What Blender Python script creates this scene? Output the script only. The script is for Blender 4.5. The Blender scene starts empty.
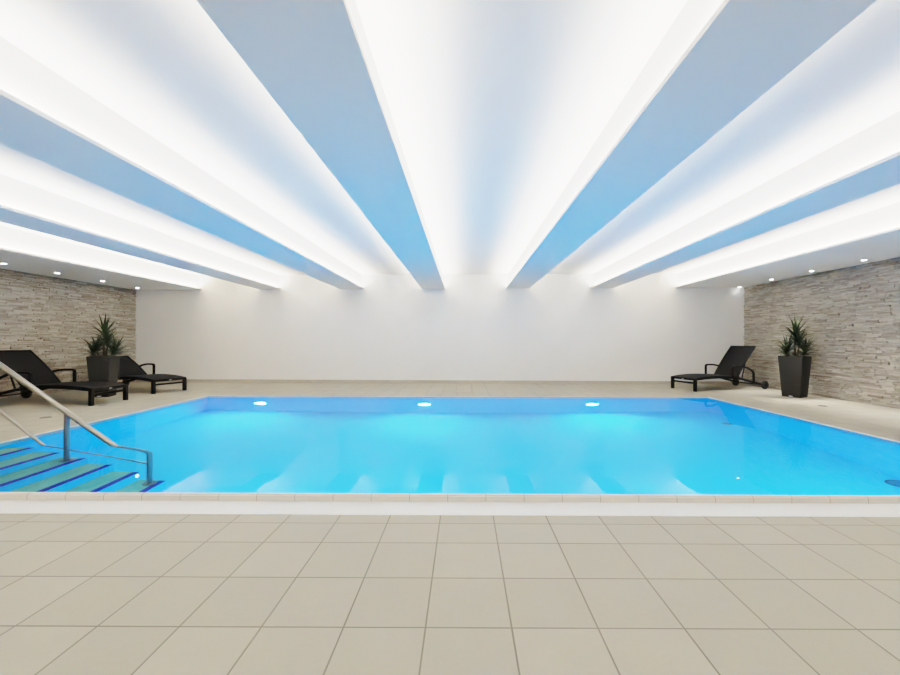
import bpy, bmesh, math, random
from mathutils import Vector, Matrix

C = bpy.context.scene.collection
PI = math.pi
LEDW, POOLW, SPOTW = 1.85, .43, 1.9      # levels of the cove strips, the pool lamps and the spotlights

# ------------------------------------------------------------------ helpers
def link(name, bm, mats, parent=None, smooth=False):
    me = bpy.data.meshes.new(name)
    bm.normal_update()
    bm.to_mesh(me); bm.free()
    if not isinstance(mats, (list, tuple)): mats = [mats]
    for m in mats: me.materials.append(m)
    if smooth:
        for p in me.polygons: p.use_smooth = True
        me.set_sharp_from_angle(angle=math.radians(38))
    o = bpy.data.objects.new(name, me); C.objects.link(o)
    if parent: o.parent = parent
    return o

def tag(o, label=None, cat=None, group=None, kind=None):
    if label: o['label'] = label
    if cat: o['category'] = cat
    if group: o['group'] = group
    if kind: o['kind'] = kind
    return o

def empty(name, loc, rz=0.0, sc=1.0):
    o = bpy.data.objects.new(name, None); C.objects.link(o)
    o.empty_display_size = .1
    o.location = loc; o.rotation_euler = (0, 0, rz); o.scale = (sc, sc, sc)
    return o

def copy_tree(o, parent=None):
    c = o.copy(); C.objects.link(c)
    if parent: c.parent = parent
    for ch in list(o.children): copy_tree(ch, c)
    return c

def poly_prism(bm, rings):
    """rings: list of closed vertex loops of the same length -> skinned solid with end caps"""
    vs = [[bm.verts.new(p) for p in r] for r in rings]
    n = len(vs[0])
    for a, b in zip(vs, vs[1:]):
        for i in range(n):
            bm.faces.new((a[i], a[(i+1) % n], b[(i+1) % n], b[i]))
    bm.faces.new(list(reversed(vs[0]))); bm.faces.new(vs[-1])
    return vs

def box(bm, x0, x1, y0, y1, z0, z1, bev=0.0):
    r = bmesh.ops.create_cube(bm, size=1.0)
    for v in r['verts']:
        v.co = Vector(((x0+x1)/2 + v.co.x*(x1-x0), (y0+y1)/2 + v.co.y*(y1-y0), (z0+z1)/2 + v.co.z*(z1-z0)))
    if bev:
        es = set(e for v in r['verts'] for e in v.link_edges)
        bmesh.ops.bevel(bm, geom=list(es), offset=bev, segments=2, affect='EDGES', profile=.5)

def tube(bm, pts, r, n=14, close=False):
    pts = [Vector(p) for p in pts]
    rr = r if isinstance(r, (list, tuple)) else [r]*len(pts)
    rings = []
    up0 = None
    for i, p in enumerate(pts):
        if i == 0: d = pts[1]-p
        elif i == len(pts)-1: d = p-pts[i-1]
        else: d = (pts[i+1]-p).normalized() + (p-pts[i-1]).normalized()
        d.normalize()
        if up0 is None:
            up0 = Vector((0, 1, 0)) if abs(d.y) < .9 else Vector((1, 0, 0))
        a = d.cross(up0).normalized(); b = d.cross(a).normalized()
        rings.append([p + a*rr[i]*math.cos(2*PI*k/n) + b*rr[i]*math.sin(2*PI*k/n) for k in range(n)])
    poly_prism(bm, rings)

def bar(bm, pts, h, w, y):
    """flat bar swept in the local x-z plane; h across the path, w along y, centred at y"""
    pts = [Vector((p[0], 0, p[1])) for p in pts]
    rings = []
    c = min(h, w)*.18
    for i, p in enumerate(pts):
        if i == 0: d = pts[1]-p
        elif i == len(pts)-1: d = p-pts[i-1]
        else: d = (pts[i+1]-p).normalized() + (p-pts[i-1]).normalized()
        d.normalize()
        nrm = Vector((-d.z, 0, d.x))
        ring = []
        for (a, b) in ((-h/2+c, -w/2), (h/2-c, -w/2), (h/2, -w/2+c), (h/2, w/2-c), (h/2-c, w/2), (-h/2+c, w/2), (-h/2, w/2-c), (-h/2, -w/2+c)):
            ring.append(p + nrm*a + Vector((0, y+b, 0)))
        rings.append(ring)
    poly_prism(bm, rings)

def smooth_path(ctrl, n=8):
    """Catmull-Rom through control points"""
    P = [Vector(c) for c in ctrl]
    P = [P[0]*2-P[1]] + P + [P[-1]*2-P[-2]]
    out = []
    for i in range(1, len(P)-2):
        for k in range(n):
            t = k/n
            out.append(.5*((2*P[i]) + (P[i+1]-P[i-1])*t + (2*P[i-1]-5*P[i]+4*P[i+1]-P[i+2])*t*t + (3*P[i]-P[i-1]-3*P[i+1]+P[i+2])*t**3))
    out.append(P[-2])
    return out

def cyl(bm, c, r, h, axis='Z', n=28, bev=0.0):
    prof = [(0, r-bev), (bev, r), (h-bev, r), (h, r-bev)] if bev else [(0, r), (h, r)]
    rings = []
    for (z, q) in prof:
        ring = []
        for k in range(n):
            a = 2*PI*k/n
            if axis == 'Z': p = Vector((q*math.cos(a), q*math.sin(a), z))
            elif axis == 'Y': p = Vector((q*math.cos(a), z, -q*math.sin(a)))
            else: p = Vector((z, q*math.cos(a), q*math.sin(a)))
            ring.append(Vector(c)+p)
        rings.append(ring)
    poly_prism(bm, rings)

def ring_lathe(bm, c, prof, axis='Z', n=32):
    """closed profile (r, z) revolved -> ring"""
    m = len(prof)
    vs = []
    for k in range(n):
        a = 2*PI*k/n
        row = []
        for (r, z) in prof:
            if axis == 'Z': p = Vector((r*math.cos(a), r*math.sin(a), z))
            else: p = Vector((r*math.cos(a), z, -r*math.sin(a)))
            row.append(bm.verts.new(Vector(c)+p))
        vs.append(row)
    for k in range(n):
        a, b = vs[k], vs[(k+1) % n]
        for i in range(m):
            bm.faces.new((a[i], b[i], b[(i+1) % m], a[(i+1) % m]))

# ------------------------------------------------------------------ materials
class NT:
    def __init__(s, name):
        s.m = bpy.data.materials.new(name); s.m.use_nodes = True
        s.t = s.m.node_tree; s.n = s.t.nodes; s.l = s.t.links
        s.b = s.n['Principled BSDF']
    def new(s, typ, **kw):
        n = s.n.new(typ)
        for k, v in kw.items(): setattr(n, k, v)
        return n
    def math(s, op, a, b=None, c=None):
        n = s.new('ShaderNodeMath', operation=op)
        for i, v in enumerate((a, b, c)):
            if v is None: continue
            if isinstance(v, (int, float)): n.inputs[i].default_value = v
            else: s.l.new(v, n.inputs[i])
        return n.outputs[0]
    def mix(s, fac, a, b):
        n = s.new('ShaderNodeMix', data_type='RGBA')
        for i, v in ((0, fac), (6, a), (7, b)):
            if isinstance(v, (int, float)): n.inputs[i].default_value = v
            elif isinstance(v, (tuple, list)): n.inputs[i].default_value = (*v[:3], 1)
            else: s.l.new(v, n.inputs[i])
        return n.outputs[2]
    def ramp(s, fac, stops):
        n = s.new('ShaderNodeValToRGB'); r = n.color_ramp
        while len(r.elements) < len(stops): r.elements.new(.5)
        for e, (p, c) in zip(r.elements, stops):
            e.position = p; e.color = (*c, 1)
        s.l.new(fac, n.inputs[0]); return n.outputs[0]
    def coord(s): return s.new('ShaderNodeTexCoord').outputs['Object']
    def noise(s, vec, scale, detail=4, rough=.55):
        n = s.new('ShaderNodeTexNoise'); n.inputs['Scale'].default_value = scale
        n.inputs['Detail'].default_value = detail; n.inputs['Roughness'].default_value = rough
        if vec is not None: s.l.new(vec, n.inputs['Vector'])
        return n.outputs['Fac']
    def bump(s, h, strength, dist):
        n = s.new('ShaderNodeBump'); n.inputs['Strength'].default_value = strength; n.inputs['Distance'].default_value = dist
        s.l.new(h, n.inputs['Height']); s.l.new(n.outputs[0], s.b.inputs['Normal'])

def simple(name, col, rough=.5, metal=0.0, var=0.0, scale=8.0, bump=0.0, spec=.5):
    k = NT(name)
    k.b.inputs['Roughness'].default_value = rough; k.b.inputs['Metallic'].default_value = metal
    k.b.inputs['Specular IOR Level'].default_value = spec
    v = k.noise(k.coord(), scale)
    lo = tuple(c*(1-var) for c in col); hi = tuple(min(1, c*(1+var)) for c in col)
    k.l.new(k.ramp(v, [(.3, lo), (.7, hi)]), k.b.inputs['Base Color'])
    if bump: k.bump(v, .5, bump)
    return k.m

def emit(name, col, strength):
    k = NT(name)
    k.b.inputs['Base Color'].default_value = (.8, .8, .8, 1)
    k.b.inputs['Emission Color'].default_value = (*col, 1); k.b.inputs['Emission Strength'].default_value = strength
    return k.m

M = {}
M['beam'] = simple('white_beam_paint', (.98, .955, .885), .85, var=.005, scale=2, spec=.1)
M['hatch'] = simple('beige_hatch_tile', (.30, .268, .214), .6, var=.05)
M['plaster'] = simple('white_plaster', (.88, .865, .84), .8, var=.012, scale=3, spec=.2)
M['ceiling'] = simple('white_ceiling_paint', (.905, .885, .85), .85, var=.006, scale=2, spec=.1)
M['baseboard'] = simple('beige_skirting_tile', (.42, .38, .31), .55, var=.06)
M['steel'] = simple('polished_steel', (.26, .245, .215), .28, 1.0, var=.03, scale=20)
M['frame'] = simple('black_aluminium', (.002, .002, .0021), .5, var=.1, spec=.15)
M['sling'] = None
M['pot'] = simple('charcoal_planter', (.020, .020, .0185), .55, spec=.2, var=.06, scale=5)
M['soil'] = simple('dark_soil', (.02, .015, .01), .95, var=.5, scale=60, bump=.01)
M['bark'] = simple('grey_brown_stem', (.10, .075, .05), .85, var=.4, scale=40, bump=.004)
M['rubber'] = simple('black_rubber', (.012, .012, .012), .7, var=.1)
M['white_plastic'] = simple('white_plastic', (.8, .8, .78), .4, var=.02)
M['grey_metal'] = simple('grey_drain_metal', (.16, .15, .14), .5, .4, var=.1)
M['navy'] = simple('navy_nosing', (.001, .004, .24), .5, var=.08)
M['spot'] = emit('spot_lens', (1, .97, .92), 22)
M['poollamp'] = emit('pool_lamp_lens', (.62, .90, 1.0), 150)
M['drain_dark'] = simple('dark_drain_grille', (.02, .06, .10), .5, var=.1)

def mk_sling():
    k = NT('dark_sling_weave')
    co = k.coord()
    w1 = k.new('ShaderNodeTexWave', wave_type='BANDS', bands_direction='Y'); w1.inputs['Scale'].default_value = 60
    w2 = k.new('ShaderNodeTexWave', wave_type='BANDS', bands_direction='X'); w2.inputs['Scale'].default_value = 60
    k.l.new(co, w1.inputs['Vector']); k.l.new(co, w2.inputs['Vector'])
    f = k.math('MULTIPLY', w1.outputs['Fac'], w2.outputs['Fac'])
    k.l.new(k.mix(f, (.0018, .0018, .0019), (.0055, .0054, .0054)), k.b.inputs['Base Color'])
    k.b.inputs['Roughness'].default_value = .6; k.b.inputs['Specular IOR Level'].default_value = .18
    k.bump(f, .3, .001)
    return k.m
M['sling'] = mk_sling()

def mk_leaf():
    k = NT('dark_green_leaf')
    v = k.noise(k.coord(), 14)
    r = k.new('ShaderNodeNewGeometry').outputs['Random Per Island']
    c = k.mix(r, (.003, .009, .003), (.016, .034, .010))
    c2 = k.mix(k.math('MULTIPLY', v, .5), c, (.05, .075, .025))
    k.l.new(c2, k.b.inputs['Base Color'])
    k.b.inputs['Roughness'].default_value = .38
    return k.m
M['leaf'] = mk_leaf()

TILE = .2985; TX0 = -.130; TY0 = 1.7255
def mk_tiles():
    k = NT('beige_floor_tiles')
    co = k.coord()
    s = k.new('ShaderNodeSeparateXYZ'); k.l.new(co, s.inputs[0])
    # the courses left of the middle joint are laid with slightly narrower tiles
    du = k.math('SUBTRACT', s.outputs[0], TX0)
    u = k.math('ADD', k.math('DIVIDE', k.math('MINIMUM', du, 0.0), .2855), k.math('DIVIDE', k.math('MAXIMUM', du, 0.0), .3005))
    v = k.math('DIVIDE', k.math('SUBTRACT', s.outputs[1], TY0), TILE)
    def edge(q):
        f = k.math('FRACT', q)
        return k.math('MINIMUM', f, k.math('SUBTRACT', 1.0, f))
    ev = edge(v)
    # the last course before the pale band is cut: one extra joint 0.21 m after the last full one
    cut = k.math('MULTIPLY', k.math('GREATER_THAN', s.outputs[1], 2.10), k.math('LESS_THAN', s.outputs[1], 2.346))
    ec = k.math('DIVIDE', k.math('ABSOLUTE', k.math('SUBTRACT', s.outputs[1], 2.239)), TILE)
    ev = k.math('ADD', k.math('MULTIPLY', ev, k.math('SUBTRACT', 1.0, cut)), k.math('MULTIPLY', ec, cut))
    e = k.math('MINIMUM', edge(u), ev)
    wob = k.math('MULTIPLY', k.noise(co, 6), .006)
    jm = k.new('ShaderNodeMapRange'); jm.inputs['From Min'].default_value = .0065; jm.inputs['From Max'].default_value = .0135
    jm.inputs['To Min'].default_value = 1; jm.inputs['To Max'].default_value = 0
    k.l.new(k.math('ADD', k.math('SUBTRACT', e, wob), .003), jm.inputs['Value'])
    j = jm.outputs[0]
    cb = k.new('ShaderNodeCombineXYZ')
    k.l.new(k.math('FLOOR', u), cb.inputs[0]); k.l.new(k.math('FLOOR', v), cb.inputs[1])
    wn = k.new('ShaderNodeTexWhiteNoise'); k.l.new(cb.outputs[0], wn.inputs['Vector'])
    big = k.noise(co, 5, 5, .6); fine = k.noise(co, 55, 3, .6)
    base = k.mix(wn.outputs['Value'], (.280, .262, .214), (.325, .303, .248))
    base = k.mix(k.math('MULTIPLY', big, .55), base, (.238, .220, .174))
    base = k.mix(k.math('MULTIPLY', fine, .35), base, (.36, .338, .285))
    jn = k.noise(co, 3)
    jc = k.mix(jn, (.06, .052, .042), (.19, .17, .14))
    k.l.new(k.mix(j, base, jc), k.b.inputs['Base Color'])
    k.b.inputs['Roughness'].default_value = .62
    k.b.inputs['Specular IOR Level'].default_value = .3
    h = k.math('SUBTRACT', k.math('MULTIPLY', fine, .15), j)
    k.bump(h, .4, .002)
    return k.m
M['tiles'] = mk_tiles()

def mk_coping():
    k = NT('pale_coping_stone')
    co = k.coord()
    s = k.new('ShaderNodeSeparateXYZ'); k.l.new(co, s.inputs[0])
    def edge(q, off):
        f = k.math('FRACT', k.math('DIVIDE', k.math('ADD', q, off), .2365))
        return k.math('MINIMUM', f, k.math('SUBTRACT', 1.0, f))
    # joints across the run: along x on the front and back runs, along y on the sides (|x| large)
    side = k.math('MULTIPLY', k.math('GREATER_THAN', k.math('ABSOLUTE', s.outputs[0]), 4.1), k.math('GREATER_THAN', s.outputs[1], 2.6))
    ex = edge(s.outputs[0], 10.03); ey = edge(s.outputs[1], .1)
    e = k.math('ADD', k.math('MULTIPLY', ex, k.math('SUBTRACT', 1.0, side)), k.math('MULTIPLY', ey, side))
    j = k.math('LESS_THAN', e, .0085)
    v = k.noise(co, 9)
    base = k.mix(v, (.60, .57, .52), (.68, .65, .60))
    k.l.new(k.mix(k.math('MULTIPLY', j, .8), base, (.25, .23, .2)), k.b.inputs['Base Color'])
    k.b.inputs['Roughness'].default_value = .5
    return k.m
M['coping'] = mk_coping()
M['band'] = simple('pale_overflow_band', (.70, .69, .67), .5, var=.02, scale=4)

def mk_stone():
    k = NT('split_face_stone')
    co = k.coord()
    r = k.new('ShaderNodeNewGeometry').outputs['Random Per Island']
    mp = k.new('ShaderNodeMapping'); mp.inputs['Scale'].default_value = (1, 1, 5)
    k.l.new(co, mp.inputs[0])
    n1 = k.noise(mp.outputs[0], 9, 6, .65)
    n2 = k.noise(mp.outputs[0], 40, 4, .7)
    mp2 = k.new('ShaderNodeMapping'); mp2.inputs['Scale'].default_value = (1, 1, 9); k.l.new(co, mp2.inputs[0])
    n3 = k.noise(mp2.outputs[0], 6, 5, .7)
    f = k.math('ADD', k.math('MULTIPLY', r, .55), k.math('MULTIPLY', k.math('SUBTRACT', n3, .25), .9))
    c = k.ramp(f, [(.08, (.18, .162, .135)), (.35, (.35, .32, .28)), (.62, (.47, .44, .395)), (.95, (.68, .645, .60))])
    dk = k.new('ShaderNodeMapRange'); dk.inputs['From Min'].default_value = .35; dk.inputs['From Max'].default_value = .7
    k.l.new(n2, dk.inputs['Value'])
    c = k.mix(k.math('MULTIPLY', dk.outputs[0], .45), c, (.27, .235, .19))
    k.l.new(c, k.b.inputs['Base Color'])
    k.b.inputs['Roughness'].default_value = .85
    k.b.inputs['Specular IOR Level'].default_value = .2
    k.bump(k.math('ADD', n1, n2), .8, .012)
    return k.m
M['stone'] = mk_stone()

def mk_liner():
    k = NT('pale_blue_pool_liner')
    co = k.coord()
    v = k.noise(co, 2.2, 3)
    k.l.new(k.mix(v, (.022, .465, .82), (.032, .505, .86)), k.b.inputs['Base Color'])
    k.b.inputs['Roughness'].default_value = .7
    k.b.inputs['Specular IOR Level'].default_value = .1
    return k.m
M['liner'] = mk_liner()
M['tread'] = simple('sage_step_tread', (.13, .42, .29), .7, var=.05, scale=12)

def mk_water():
    k = NT('pool_water')
    k.n.remove(k.b)
    out = k.n['Material Output']
    g = k.new('ShaderNodeBsdfRefraction'); g.inputs['IOR'].default_value = 1.333; g.inputs['Roughness'].default_value = 0.0
    g.inputs['Color'].default_value = (.97, .995, 1, 1)
    co = k.coord()
    a = k.noise(co, 1.3, 2, .5); b = k.noise(co, 6, 2, .5)
    h = k.math('ADD', a, k.math('MULTIPLY', b, .12))
    bp = k.new('ShaderNodeBump'); bp.inputs['Strength'].default_value = 1.0; bp.inputs['Distance'].default_value = .0022
    k.l.new(h, bp.inputs['Height']); k.l.new(bp.outputs[0], g.inputs['Normal'])
    gl = k.new('ShaderNodeBsdfGlossy'); gl.inputs['Roughness'].default_value = 0.0; k.l.new(bp.outputs[0], gl.inputs['Normal'])
    fr = k.new('ShaderNodeFresnel'); fr.inputs['IOR'].default_value = 1.333; k.l.new(bp.outputs[0], fr.inputs['Normal'])
    mx = k.new('ShaderNodeMixShader'); k.l.new(k.math('MULTIPLY', fr.outputs[0], .50), mx.inputs[0])
    k.l.new(g.outputs[0], mx.inputs[1]); k.l.new(gl.outputs[0], mx.inputs[2])
    k.l.new(mx.outputs[0], out.inputs['Surface'])
    return k.m
M['water'] = mk_water()

# ------------------------------------------------------------------ room dimensions (camera eye 1 m above the deck, at x=0, y=0)
YB = 9.6; YF = -1.7; XL = -7.70; XR = 6.57
def zc(x, y, z=0.0): return 2.215 + .0085*x + .005*(YB-y) + z       # underside of the dropped ceiling, hung very slightly out of level
# pool outline
PS, PZ = .96, .04                      # pool drawn at deck level, then set: the water stands 4 cm above the deck behind a low rim
def pp(x, y, z=None):
    return (x*PS, y*PS) if z is None else (x*PS, y*PS, PZ+z*PS)
FL = pp(-4.38, 2.680); FR = pp(4.34, 2.680); BR = pp(4.35, 7.30); BL = pp(-4.50, 7.20)
WATER_Z = PZ-.004; DEPTH = 1.33
RIM = .042; RF = 2.535

# ------------------------------------------------------------------ setting: floor
RO = [(FL[0]-.055, RF), (FR[0]+.055, RF), (BR[0]+.055, BR[1]+.055), (BL[0]-.055, BL[1]+.055)]      # outer line of the rim
H = [(RO[0][0], 2.344), (RO[1][0], 2.344), RO[2], RO[3]]
O = [(XL-.2, YF-.1), (XR+.2, YF-.1), (XR+.2, YB+.1), (XL-.2, YB+.1)]
bm = bmesh.new()
hv = [bm.verts.new((*p, 0)) for p in H]; ov = [bm.verts.new((*p, 0)) for p in O]
for i in range(4):
    bm.faces.new((ov[i], ov[(i+1) % 4], hv[(i+1) % 4], hv[i]))
hb = [bm.verts.new((*p, -.15)) for p in H]
for i in range(4):
    bm.faces.new((hv[i], hv[(i+1) % 4], hb[(i+1) % 4], hb[i]))
tag(link('floor', bm, M['tiles']), 'beige square-tiled pool deck surrounding the pool', 'floor', kind='structure')

# back wall, front wall (behind the camera)
bm = bmesh.new(); box(bm, XL-.3, XR+.3, YB, YB+.2, -.05, 3.0)
tag(link('wall_back', bm, M['plaster']), 'plain white wall across the far end of the pool', 'wall', kind='structure')
bm = bmesh.new(); box(bm, XL-.3, XR+.3, YF-.2, YF, -.05, 3.0)
tag(link('wall_front', bm, M['plaster']), 'plain white wall behind the viewpoint', 'wall', kind='structure')
bm = bmesh.new(); box(bm, XL+.03, XR-.03, YB-.014, YB, 0, .068, .003)
tag(link('baseboard_back', bm, M['baseboard']), 'low beige tile skirting along the white back wall', 'baseboard', kind='structure')

def stone_wall(name, xw, sgn, label, seed):
    """ledger-stone cladding: every strip a little block that stands out of the wall by its own amount"""
    rnd = random.Random(seed)
    bm = bmesh.new()
    box(bm, min(xw, xw-sgn*.2), max(xw, xw-sgn*.2), YF, YB, -.05, 3.0)
    z = 0.0
    while z < 2.52:
        h = rnd.choice((.014, .018, .022, .026, .030, .036))
        y = YF + rnd.uniform(-.3, 0)
        while y < YB:
            l = rnd.uniform(.05, .30)
            y0, y1 = max(y, YF), min(y+l, YB)
            if y1-y0 > .01:
                d0 = rnd.uniform(.004, .030); d1 = d0 + rnd.uniform(-.008, .008); d2 = d0+rnd.uniform(-.008, .008)
                g = .0012
                p = [(xw, y0+g, z+g), (xw, y1-g, z+g), (xw, y1-g, z+h-g), (xw, y0+g, z+h-g)]
                q = [(xw+sgn*max(.003, d), yy, zz) for d, (_, yy, zz) in zip((d0, d1, d2, d0+.002), p)]
                a = [bm.verts.new(c) for c in p]; b = [bm.verts.new(c) for c in q]
                for i in range(4):
                    bm.faces.new((a[i], a[(i+1) % 4], b[(i+1) % 4], b[i]))
                bm.faces.new(b)
            y += l
        z += h
    bmesh.ops.recalc_face_normals(bm, faces=bm.faces)
    return tag(link(name, bm, M['stone']), label, 'wall', kind='structure')
stone_wall('wall_left', XL, 1, 'grey split-face stone wall behind the two left loungers', 3)
stone_wall('wall_right', XR, -1, 'grey-beige split-face stone wall behind the single right lounger', 8)

# ------------------------------------------------------------------ ceiling
LIP = .030; COVE = .335; TR = .062      # trough behind a low lip along each beam's lower edge
bm = bmesh.new()
poly_prism(bm, [[(x, y, zc(x, y, COVE+dz)) for (x, dz) in ((XL-.2, 0), (XR+.2, 0), (XR+.2, .1), (XL-.2, .1))] for y in (YF-.1, YB+.1)])
tag(link('ceiling', bm, M['ceiling']), 'white recessed ceiling glowing between the dropped beams', 'ceiling', kind='structure')

def extrude_ceiling(name, prof, mat):
    bm = bmesh.new()
    poly_prism(bm, [[(x, y, zc(x, y, z)) for (x, z) in prof] for y in (YF, YB)])
    bmesh.ops.recalc_face_normals(bm, faces=bm.faces)
    return link(name, bm, mat)

LED_W = LEDW   # overall level of the cove strips
def led(x, sgn, power=34.0):
    """cove strip behind the upstand, lying along the ledge, aimed up and a little out of the cove"""
    la = bpy.data.lights.new('cove_strip_lamp', 'AREA'); la.shape = 'RECTANGLE'
    y0, y1 = YF+.05, YB-.06
    la.size = .03; la.size_y = y1-y0
    la.energy = power*LED_W; la.color = (1.0, .905, .765); la.spread = math.radians(140)
    o = bpy.data.objects.new('cove_strip_lamp', la); C.objects.link(o)
    ym = (y0+y1)/2
    yax = Vector((0, 1, -.005)).normalized()
    d = Vector((sgn*math.sin(math.radians(4)), 0, math.cos(math.radians(4))))   # direction of the light
    zax = (-d + yax*d.dot(yax)).normalized()
    xax = yax.cross(zax).normalized()
    m = Matrix((xax, yax, zax)).transposed().to_4x4()
    m.translation = Vector((x, ym, zc(x, ym, LIP-.014)))
    o.matrix_world = m

beams = [(-4.775, -4.275), (-2.920, -2.345), (-.990, -.452), (.978, 1.527), (2.960, 3.500)]
words = ['outermost on the left, beside the left spotlit soffit', 'second from the left spotlit soffit',
         'left of the central cove', 'right of the central cove', 'outermost on the right, beside the right spotlit soffit']
for (a, b), w in zip(beams, words):
    prof = [(a, 0), (b, 0), (b, LIP), (b-.010, LIP), (b-.010, .008), (b-TR, .008), (b-TR, COVE+.02),
            (a+TR, COVE+.02), (a+TR, .008), (a+.010, .008), (a+.010, LIP), (a, LIP)]
    o = extrude_ceiling('ceiling_beam', prof, M['beam'])
    tag(o, 'long dropped ceiling beam with blue-lit underside, ' + w, 'ceiling beam', 'dropped ceiling beams', 'structure')
    led(a+.034, -1); led(b-.034, 1)
e = -6.15
prof = [(XL-.1, 0), (e, 0), (e, LIP), (e-.010, LIP), (e-.010, .008), (e-TR, .008), (e-TR, COVE+.02), (XL-.1, COVE+.02)]
tag(extrude_ceiling('ceiling_soffit', prof, M['beam']), 'dropped grey soffit with spotlights along the left stone wall', 'soffit', kind='structure')
led(e-.034, 1)
e = 4.94
prof = [(XR+.1, 0), (XR+.1, COVE+.02), (e+TR, COVE+.02), (e+TR, .008), (e+.010, .008), (e+.010, LIP), (e, LIP), (e, 0)]
tag(extrude_ceiling('ceiling_soffit', prof, M['beam']), 'dropped grey soffit with spotlights along the right stone wall', 'soffit', kind='structure')
led(e+.034, -1)

# recessed spotlights
def spotlight(x, y, label, power, group):
    t = empty('recessed_spotlight', (x, y, zc(x, y)))
    tag(t, label, 'spotlight', group)
    bm = bmesh.new(); ring_lathe(bm, (0, 0, 0), [(.030, .004), (.030, -.004), (.034, -.007), (.043, -.004), (.045, .004)])
    link('bezel', bm, M['white_plastic'], t, True)
    bm = bmesh.new(); cyl(bm, (0, 0, -.011), .032, .014, bev=.004)
    link('lens', bm, M['spot'], t)
    if power:
        la = bpy.data.lights.new('spotlight_lamp', 'SPOT'); la.energy = power*SPOTW; la.spot_size = math.radians(56); la.spot_blend = 1.0
        la.shadow_soft_size = .03; la.color = (1, .95, .88)
        o = bpy.data.objects.new('spotlight_lamp', la); C.objects.link(o); o.location = (x, y, zc(x, y)-.02); o.rotation_euler = (0, math.radians(9 if x < 0 else -9)*-1, 0)
def pix(x, y):
    """pixel on the dropped ceiling plane -> world x, y (used once, to lay the spotlights out)"""
    r = .0041
    dx, dy = x-464, y-340.5
    dx, dy = dx+dy*r, dy-dx*r
    Y = 8.0
    for _ in range(30):
        Y = 410*(zc(dx/410*Y, Y)-1)/(-dy)
    return dx/410*Y, Y
lspots = [(3.7, 263.3), (57.5, 272.8), (102.5, 280.8), (137.5, 287.6)]
lw = ['recessed spotlight nearest the viewer in the left soffit', 'second recessed spotlight from the viewer in the left soffit',
      'recessed spotlight in the left soffit above the left planter', 'recessed spotlight in the left soffit beside the white back wall']
rspots = [(739.5, 286.8), (771.5, 279.2), (811.5, 270.7), (864, 259.7)]
rw = ['recessed spotlight in the right soffit beside the white back wall', 'second recessed spotlight from the back wall in the right soffit',
      'third recessed spotlight from the back wall in the right soffit', 'recessed spotlight nearest the viewer in the right soffit']
lp = [pix(*p) for p in lspots]; rp = [pix(*p) for p in rspots]
XSL = sum(p[0] for p in lp)/4; XSR = sum(p[0] for p in rp)/4
for (x, y), w in zip(lp, lw): spotlight(x, min(y, YB-.1), w, 0 if y > 9 else 3, 'spotlights in the left soffit')
for (x, y), w in zip(rp, rw): spotlight(x, min(y, YB-.1), w, 0 if y > 9 else 110, 'spotlights in the right soffit')
# the rows of spotlights run on out of the picture towards the viewer: their light only
for k in range(1, 4):
    for xs, yl, pw in ((XSL, lp[0][1], 3), (XSR, rp[3][1], 110)):
        la = bpy.data.lights.new('spotlight_lamp', 'SPOT'); la.energy = pw*SPOTW; la.spot_size = math.radians(56); la.spot_blend = 1.0
        la.shadow_soft_size = .03; la.color = (1, .95, .88)
        o = bpy.data.objects.new('spotlight_lamp', la); C.objects.link(o); o.location = (xs, yl-1.25*k, zc(xs, yl-1.25*k)-.02); o.rotation_euler = (0, math.radians(-9 if xs < 0 else 9), 0)

# ------------------------------------------------------------------ pool
P = [FL, FR, BR, BL]
bm = bmesh.new()
top = [bm.verts.new((*p, RIM-.004)) for p in P]; bot = [bm.verts.new((*p, -DEPTH)) for p in P]
for i in range(4):
    j = (i+1) % 4
    bm.faces.new((top[j], top[i], bot[i], bot[j]))
bm.faces.new(bot)
tag(link('pool_basin', bm, M['liner']), 'blue rectangular basin of the indoor pool under the water', 'pool', kind='structure')
bm = bmesh.new()
bm.faces.new([bm.verts.new((p[0]+(.004 if p[0] > 0 else -.004), p[1]+(.004 if p[1] > 5 else -.004), WATER_Z)) for p in P])
tag(link('pool_water', bm, M['water']), 'still glowing blue water filling the pool', 'water', kind='structure')

def quad_slab(bm, pts, z0, z1, bev=.006):
    n0 = len(bm.verts)
    poly_prism(bm, [[(*p, z0) for p in pts], [(*p, z1) for p in pts]])
bm = bmesh.new()
for i in range(4):
    j = (i+1) % 4
    quad_slab(bm, [P[i], RO[i], RO[j], P[j]][::-1], -.10, RIM)
bmesh.ops.recalc_face_normals(bm, faces=bm.faces)
bmesh.ops.bevel(bm, geom=[e for e in bm.edges if all(v.co.z > 0 for v in e.verts) and e.calc_length() > 1], offset=.008, segments=3, affect='EDGES')
tag(link('trim_1', bm, M['coping']), 'low raised pale rim of jointed tiles around the pool', 'pool edge', kind='structure')
bm = bmesh.new(); box(bm, RO[0][0], RO[1][0], 2.344, RF, -.12, .002)
tag(link('trim_2', bm, M['band']), 'smooth pale band between near pool rim and tiled deck', 'pool edge', kind='structure')

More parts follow.
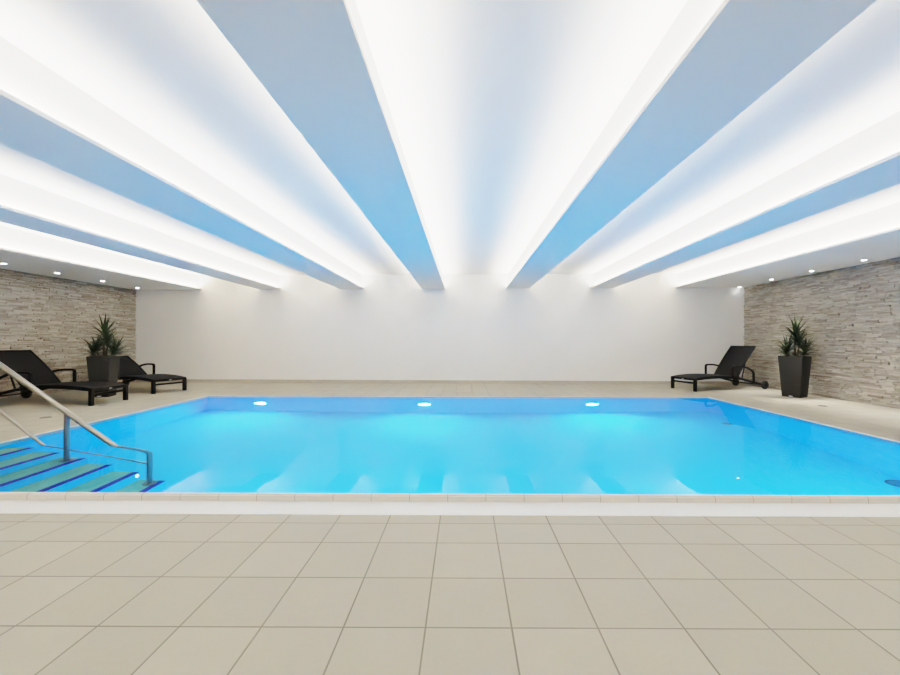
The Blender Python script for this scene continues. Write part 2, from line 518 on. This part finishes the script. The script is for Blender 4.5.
# submerged entry steps at the left end
YS = 3.95
nose = [-4.123, -3.873, -3.625, -3.370, -3.117, -2.862]
lev = [-.215 - .2015*k for k in range(6)]
t = empty('pool_steps', pp(-3.6, 3.3, -1.4), 0, PS)
tag(t, 'six submerged pool steps with navy edge strips at left end', 'pool steps', kind='structure')
off = Vector((-3.6, 3.3, -1.4)); FZ = (-DEPTH-PZ)/PS+.002
def sh(bm, o=off):
    for v in bm.verts: v.co -= o
    return bm
bm = bmesh.new()
prof = [(-4.375, lev[0])]
for k in range(6):
    prof.append((nose[k], lev[k])); prof.append((nose[k], (lev[k+1] if k < 5 else FZ)))
prof.append((-4.375, FZ))
poly_prism(bm, [[(x, y, z) for (x, z) in prof] for y in (2.683, YS)])
bmesh.ops.recalc_face_normals(bm, faces=bm.faces)
link('step_risers', sh(bm), M['liner'], t)
for k in range(6):
    x0 = -4.372 if k == 0 else nose[k-1]
    bm = bmesh.new(); box(bm, x0+.002, nose[k]-.056, 2.685, YS-.012, lev[k], lev[k]+.006, .002)
    link('tread', sh(bm), M['tread'], t)
    bm = bmesh.new(); box(bm, nose[k]-.056, nose[k]+.003, 2.685, YS-.012, lev[k]-.002, lev[k]+.007, .002)
    link('nosing', sh(bm), M['navy'], t)

# handrail
YR = 3.86
def rz_(x): return -(x+3.30)*.703                     # centre line of the top rail
t = empty('handrail', pp(-3.75, YR, lev[2]+.006), 0, PS)
tag(t, 'polished steel pool handrail sloping down into the water on two posts', 'handrail')
off = Vector((-3.75, YR, lev[2]+.006))
xe = -2.955; xs = -5.05
bm = bmesh.new()
corner = []
for k in range(7):                                      # elbow from the slope into the end post
    u = k/6
    p0 = Vector((xe-.085, YR, rz_(xe-.085))); p1 = Vector((xe, YR, rz_(xe)+.004)); p2 = Vector((xe, YR, rz_(xe)-.085))
    corner.append(p0*(1-u)**2 + p1*2*u*(1-u) + p2*u*u)
bend = [Vector((xs, YR, -.040)), Vector((xs, YR, 1.0))]
for k in range(1, 7):
    u = k/6
    p0 = bend[1]; p1 = Vector((xs, YR, 1.07)); p2 = Vector((-4.72, YR, rz_(-4.72)))
    bend.append(p0*(1-u)**2 + p1*2*u*(1-u) + p2*u*u)
tube(bm, bend+corner, .0245, 18)
link('top_rail', sh(bm, off), M['steel'], t, True)
bm = bmesh.new()
xl = -3.97
tube(bm, [(xs, YR, (xl-xs)*.80), (-4.4, YR, (xl+4.4)*.80), (-3.6, YR, (xl+3.6)*.76), (xe, YR, (xl-xe)*.66)], .0135, 14)
link('lower_rail', sh(bm, off), M['steel'], t, True)
for (px, z1, lv) in ((-3.735, rz_(-3.735)-.01, lev[2]+.006), (xe, corner[-1].z+.01, lev[5]+.006)):
    bm = bmesh.new(); tube(bm, [(px, YR, lv), (px, YR, z1)], .0235, 18)
    o = link('post', sh(bm, off), M['steel'], t, True)
    bm = bmesh.new(); cyl(bm, (px, YR, lv), .055, .014, bev=.004)
    link('base_flange', sh(bm, off), M['steel'], o, True)

# underwater lamps
lamps = [(-3.55, 'underwater lamp nearest the pool steps, glowing white in far wall'),
         (-.69, 'middle underwater lamp glowing white in far pool wall'),
         (2.26, 'underwater lamp nearest the right lounger, glowing white in far wall')]
def underwater(x, y, z, label, face=-1):
    t = empty('underwater_light', (x, y, z))
    tag(t, label, 'pool light', 'lamps in the far wall of the pool')
    bm = bmesh.new(); ring_lathe(bm, (0, 0, 0), [(.054, .0), (.054, -.016), (.060, -.022), (.072, -.012), (.075, 0)], 'Y')
    link('rim', bm, M['white_plastic'], t, True)
    bm = bmesh.new(); cyl(bm, (0, -.014, 0), .055, .012, 'Y', bev=.003)
    link('lens', bm, M['poollamp'], t, True)
def wall_y(x): return BL[1] + (BR[1]-BL[1])*(x*PS-BL[0])/(BR[0]-BL[0])
for x, w in lamps: underwater(x*PS, wall_y(x)-.006, -.632, w)
# pool light: matching lamps, throwing blue light across the basin
def pool_lamp(x, y, z, dy, power):
    la = bpy.data.lights.new('pool_lamp', 'AREA'); la.shape = 'DISK'; la.size = .2; la.energy = power*POOLW; la.color = (.03, .60, .95)
    o = bpy.data.objects.new('pool_lamp', la); C.objects.link(o)
    o.location = (x, y, z); la.spread = math.radians(150)
    o.rotation_euler = (math.radians(72 if dy > 0 else -72), 0, 0)
for x in (-3.55, -.69, 2.26):
    pool_lamp(x*PS, wall_y(x)-.06, -.632, -1, 60)
for x in (-1.9, -.35, 1.9, 3.4):
    pool_lamp(x*PS, 2.66, -.632, 1, 40)

# drains
def drain(name, x, y, z, r, label, group, mat, cat):
    t = empty(name, (x, y, z)); tag(t, label, cat, group)
    bm = bmesh.new(); ring_lathe(bm, (0, 0, 0), [(r*.82, 0), (r*.82, .006), (r*.95, .006), (r, 0)])
    link('rim', bm, mat, t, True)
    bm = bmesh.new()
    for k in range(-3, 4):
        xx = k*r*.22; hl = math.sqrt(max(.01*r*r, (r*.83)**2-xx*xx))
        box(bm, xx-r*.06, xx+r*.06, -hl, hl, 0, .004)
    link('grille', bm, mat, t)
drain('floor_drain', -5.44, 6.18, 0, .055, 'small round floor drain in front of left loungers, farther from steps', 'deck drains', M['grey_metal'], 'drain')
drain('floor_drain', -5.30, 5.20, 0, .06, 'small round floor drain on left deck, nearer the handrail', 'deck drains', M['grey_metal'], 'drain')
drain('floor_drain', 5.60, 6.40, 0, .06, 'small round floor drain on right deck near the planter', 'deck drains', M['grey_metal'], 'drain')
drain('pool_drain', 4.06*PS, 6.33*PS, -DEPTH, .065, 'dark round drain on pool floor by the right wall, farther away', 'drains in the pool floor', M['drain_dark'], 'drain')
drain('pool_drain', 4.20*PS, 3.95*PS, -DEPTH, .10, 'dark round drain on pool floor at right edge of view', 'drains in the pool floor', M['drain_dark'], 'drain')

# floor hatch by the back wall
t = empty('floor_hatch', (0.0, 8.5, 0)); tag(t, 'thin-framed rectangular floor hatch beside the white back wall', 'hatch')
bm = bmesh.new()
for (x0, x1, y0, y1) in ((-.155, -.143, -.7, .7), (.143, .155, -.7, .7), (-.155, .155, -.7, -.688), (-.155, .155, .688, .7)):
    box(bm, x0, x1, y0, y1, 0, .003)
link('frame', bm, M['grey_metal'], t)
bm = bmesh.new(); box(bm, -.143, .143, -.688, .688, 0, .0022)
link('lid', bm, M['hatch'], t)

# ------------------------------------------------------------------ sun loungers
def lounger(loc, ang, rise, blen, hx, label):
    """local x runs from the foot end to the wheels, y across, z up"""
    W = .29
    t = empty('sun_lounger', (*loc, 0), ang)
    tag(t, label, 'sun lounger', 'black sun loungers on the pool deck')
    rail = smooth_path([(.0, .235, 0), (.35, .262, 0), (.75, .268, 0), (1.1, .245, 0), (1.45, .165, 0), (1.80, .09, 0)], 5)
    rail = [(p[0], p[1]) for p in rail]
    for s in (-1, 1):
        bm = bmesh.new(); bar(bm, rail, .042, .034, s*W); link('side_rail', bm, M['frame'], t, True)
        bm = bmesh.new(); box(bm, -.026, .026, s*W-.026, s*W+.026, 0, .25, .004); link('leg', bm, M['frame'], t)
        # armrest: upright, arched top, rear upright, in one bent bar
        arm = [(.93, .255), (.93, .44), (.935, .475), (.955, .487)] + [(p[0], p[1]) for p in smooth_path([(1.0, .490, 0), (1.14, .487, 0), (1.30, .458, 0), (1.43, .405, 0)], 4)] + [(1.475, .375), (1.495, .33), (1.50, .16)]
        bm = bmesh.new(); bar(bm, arm, .032, .042, s*(W+.036)); link('armrest', bm, M['frame'], t, True)
        bm = bmesh.new(); cyl(bm, (1.80, s*(W+.045)-.022, .088), .088, .044, 'Y', 30, .01); w = link('wheel', bm, M['rubber'], t, True)
        bm = bmesh.new(); cyl(bm, (1.80, s*(W+.045)-.026, .088), .03, .052, 'Y', 18, .004); link('hub', bm, M['frame'], w, True)
    bm = bmesh.new()
    box(bm, -.018, .018, -W+.02, W-.02, .150, .182, .004)
    box(bm, -.022, .022, -W+.02, W-.02, .215, .256, .004)
    link('crossbar', bm, M['frame'], t)
    bm = bmesh.new(); tube(bm, [(1.80, -W-.03, .088), (1.80, W+.03, .088)], .012, 10)
    link('axle', bm, M['frame'], t, True)
    # sling seat
    bm = bmesh.new()
    path = smooth_path([(-.03, .248, 0), (.15, .272, 0), (.42, .290, 0), (.75, .288, 0), (hx+.02, .268, 0)], 5)
    bar(bm, [(p[0], p[1]) for p in path], .022, 2*W+.03, 0)
    link('seat', bm, M['sling'], t, True)
    bm = bmesh.new(); box(bm, -.026, -.022, -.022, .022, .228, .256, .001); link('maker_tag', bm, M['white_plastic'], t)
    # backrest
    hz = .270
    run = math.sqrt(blen*blen-rise*rise)
    d = Vector((run, 0, rise)).normalized(); nrm = Vector((-d.z, 0, d.x))
    def bp(u, v): return (hx + d.x*blen*u + nrm.x*v, hz + d.z*blen*u + nrm.z*v)
    path = [bp(u, .018*math.sin(PI*u)) for u in [k/10 for k in range(11)]]
    bm = bmesh.new(); bar(bm, path, .020, 2*W-.03, 0); b = link('backrest', bm, M['sling'], t, True)
    bm = bmesh.new()
    for s in (-1, 1): bar(bm, path, .036, .03, s*(W-.02))
    p = path[-1]; bar(bm, [bp(.97, 0), bp(1.005, 0)], .036, 2*W-.012, 0)
    link('backrest_frame', bm, M['frame'], b, True)
    for s in (-1, 1):
        a = bp(.55, -.02)
        bm = bmesh.new(); bar(bm, [a, (1.30, .20)], .022, .018, s*(W-.07)); link('support_strut', bm, M['frame'], t)
    bm = bmesh.new(); tube(bm, [(1.30, -W, .202), (1.30, W, .202)], .011, 10); link('support_bar', bm, M['frame'], t, True)
    return t
lounger((4.535, 8.463), math.radians(16.6), .625, .79, 1.12, 'black sun lounger with raised back by the right stone wall')
lounger((-5.56, 6.43), math.radians(176.5), .530, .76, 1.12, 'black sun lounger with raised back in front of the left planter, nearest the handrail')
lounger((-5.57, 7.76), math.radians(160.3), .365, .70, 1.06, 'black sun lounger with low-reclined back behind the left planter')

# ------------------------------------------------------------------ planters
def leaf(bm, base, az, el, length, width, droop):
    n = 7
    p = Vector(base); prev = None
    h = Vector((math.cos(az), math.sin(az), 0)); side = Vector((-math.sin(az), math.cos(az), 0))
    rows = []
    for i in range(n+1):
        u = i/n
        a = el - droop*u**1.4
        wd = width*(.55+.45*math.sin(PI*min(1, u*1.5+.12)))*(1-u**2.6) if u < 1 else 0.0008
        d = h*math.cos(a) + Vector((0, 0, 1))*math.sin(a)
        nn = -h*math.sin(a) + Vector((0, 0, 1))*math.cos(a)
        rows.append((bm.verts.new(p - side*wd/2 + nn*wd*.16), bm.verts.new(p), bm.verts.new(p + side*wd/2 + nn*wd*.16)))
        p = p + d*(length/n)
    for a, b in zip(rows, rows[1:]):
        bm.faces.new((a[0], a[1], b[1], b[0])); bm.faces.new((a[1], a[2], b[2], b[1]))

def rosette(parent, c, n, length, seed, emin=-12, emax=82, zspread=.10):
    rnd = random.Random(seed)
    bm = bmesh.new()
    for i in range(n):
        u = i/(n-1)
        az = i*2.399 + rnd.uniform(-.25, .25)
        el = math.radians(emin + (emax-emin)*u**1.15 + rnd.uniform(-7, 7))
        z = -zspread*(1-u) + zspread*.4*u
        L = length*rnd.uniform(.82, 1.1)*(1.0 if u > .15 else .9)
        leaf(bm, (c[0]+.008*math.cos(az), c[1]+.008*math.sin(az), c[2]+z), az, el, L, .046*rnd.uniform(.85, 1.15), rnd.uniform(.35, .85)*(1-.55*u))
    return link('leaf_rosette', bm, M['leaf'], parent, True)

def planter(loc, ang, L, hgt, label, seed):
    t = empty('potted_plant', (*loc, 0), ang)
    tag(t, label, 'potted plant', 'tapered planters with palm-like plants')
    def rsq(s, z, r=.018, k=4):
        out = []
        for q in range(4):
            cx = (s/2-r)*(1 if q in (0, 3) else -1); cy = (s/2-r)*(1 if q in (0, 1) else -1)
            for i in range(k+1):
                a = q*PI/2 + i*PI/2/k
                out.append((cx+r*math.cos(a), cy+r*math.sin(a), z))
        return out
    b = L*.76
    bm = bmesh.new()
    zs = [(b*.97, .0), (b, .012), (b+(L-b)*.5, hgt*.5), (L, hgt-.006), (L-.004, hgt), (L-.026, hgt), (L-.03, hgt-.05), (L-.03, hgt-.10)]
    poly_prism(bm, [rsq(s, z) for s, z in zs])
    p = link('pot', bm, M['pot'], t, True)
    bm = bmesh.new(); box(bm, -.03, .03, -b/2-.004, -b/2+.01, .010, .024, .002); link('water_gauge', bm, M['white_plastic'], p)
    bm = bmesh.new(); box(bm, -L/2+.028, L/2-.028, -L/2+.028, L/2-.028, hgt-.06, hgt-.035); link('soil', bm, M['soil'], t)
    rnd = random.Random(seed)
    stems = [((.0, .0), .375, .385, 46, (.01, .0)), ((.06, -.05), .24, .30, 30, (.03, -.02)), ((-.09, .05), .10, .34, 28, (-.05, .03)), ((.06, .095), .09, .34, 26, (.05, .05)), ((-.04, -.10), .07, .30, 22, (-.04, -.05)), ((.10, -.03), .07, .30, 20, (.06, -.02))]
    for k, ((sx, sy), sh_, ll, n, (tx, ty)) in enumerate(stems):
        bm = bmesh.new()
        z0 = hgt-.04
        pts = [(sx+tx*u+.006*math.sin(9*u+k), sy+ty*u, z0+(sh_+.03)*u) for u in (0, .25, .5, .75, 1)]
        tube(bm, pts, [.021, .019, .018, .017, .013] if k == 0 else [.015, .014, .013, .013, .010], 10)
        link('stem', bm, M['bark'], t, True)
        c = pts[-1]
        rosette(t, c, n, ll, seed*10+k, emin=-15 if k == 0 else -4, emax=82 if k < 2 else 70, zspread=.11 if k == 0 else .06)
    return t
planter((6.05, 7.50), math.radians(-60), .385, .745, 'dark square tapered planter with spiky green plant beside right stone wall', 5)
planter((-6.29, 7.16), math.radians(15.4), .345, .70, 'dark square tapered planter with spiky plant between the two left loungers', 11)

# ------------------------------------------------------------------ camera
cam = bpy.data.cameras.new('camera'); co = bpy.data.objects.new('camera', cam); C.objects.link(co)
cam.sensor_fit = 'HORIZONTAL'; cam.sensor_width = 36; cam.lens = 410/900*36
cam.shift_x = -14/900; cam.shift_y = 3/900
cam.clip_start = .05; cam.clip_end = 100
co.matrix_world = Matrix.Translation((0, 0, 1)) @ Matrix.Rotation(PI/2, 4, 'X') @ Matrix.Rotation(.0041, 4, 'Z')
sc = bpy.context.scene
sc.camera = co

w = bpy.data.worlds.new('world'); sc.world = w; w.use_nodes = True
w.node_tree.nodes['Background'].inputs[0].default_value = (.02, .02, .02, 1)

sc.view_settings.view_transform = 'Standard'
sc.view_settings.look = 'None'
sc.view_settings.exposure = 0.0
# soft highlight shoulder, as in an exposure-blended interior photograph
sc.view_settings.use_curve_mapping = True
cm = sc.view_settings.curve_mapping
cm.white_level = (4, 4, 4)
cv = cm.curves[3]
pts = [(0, 0), (.0125, .075), (.025, .19), (.05, .35), (.0875, .515), (.125, .635), (.20, .785), (.30, .865), (.50, .905), (1, .945)]
cv.points[0].location = pts[0]; cv.points[1].location = pts[-1]
for p in pts[1:-1]: cv.points.new(*p)
cm.update()
sc.cycles.max_bounces = 14; sc.cycles.diffuse_bounces = 8; sc.cycles.glossy_bounces = 6; sc.cycles.transmission_bounces = 10
sc.cycles.use_denoising = True
sc.cycles.sample_clamp_indirect = 6.0
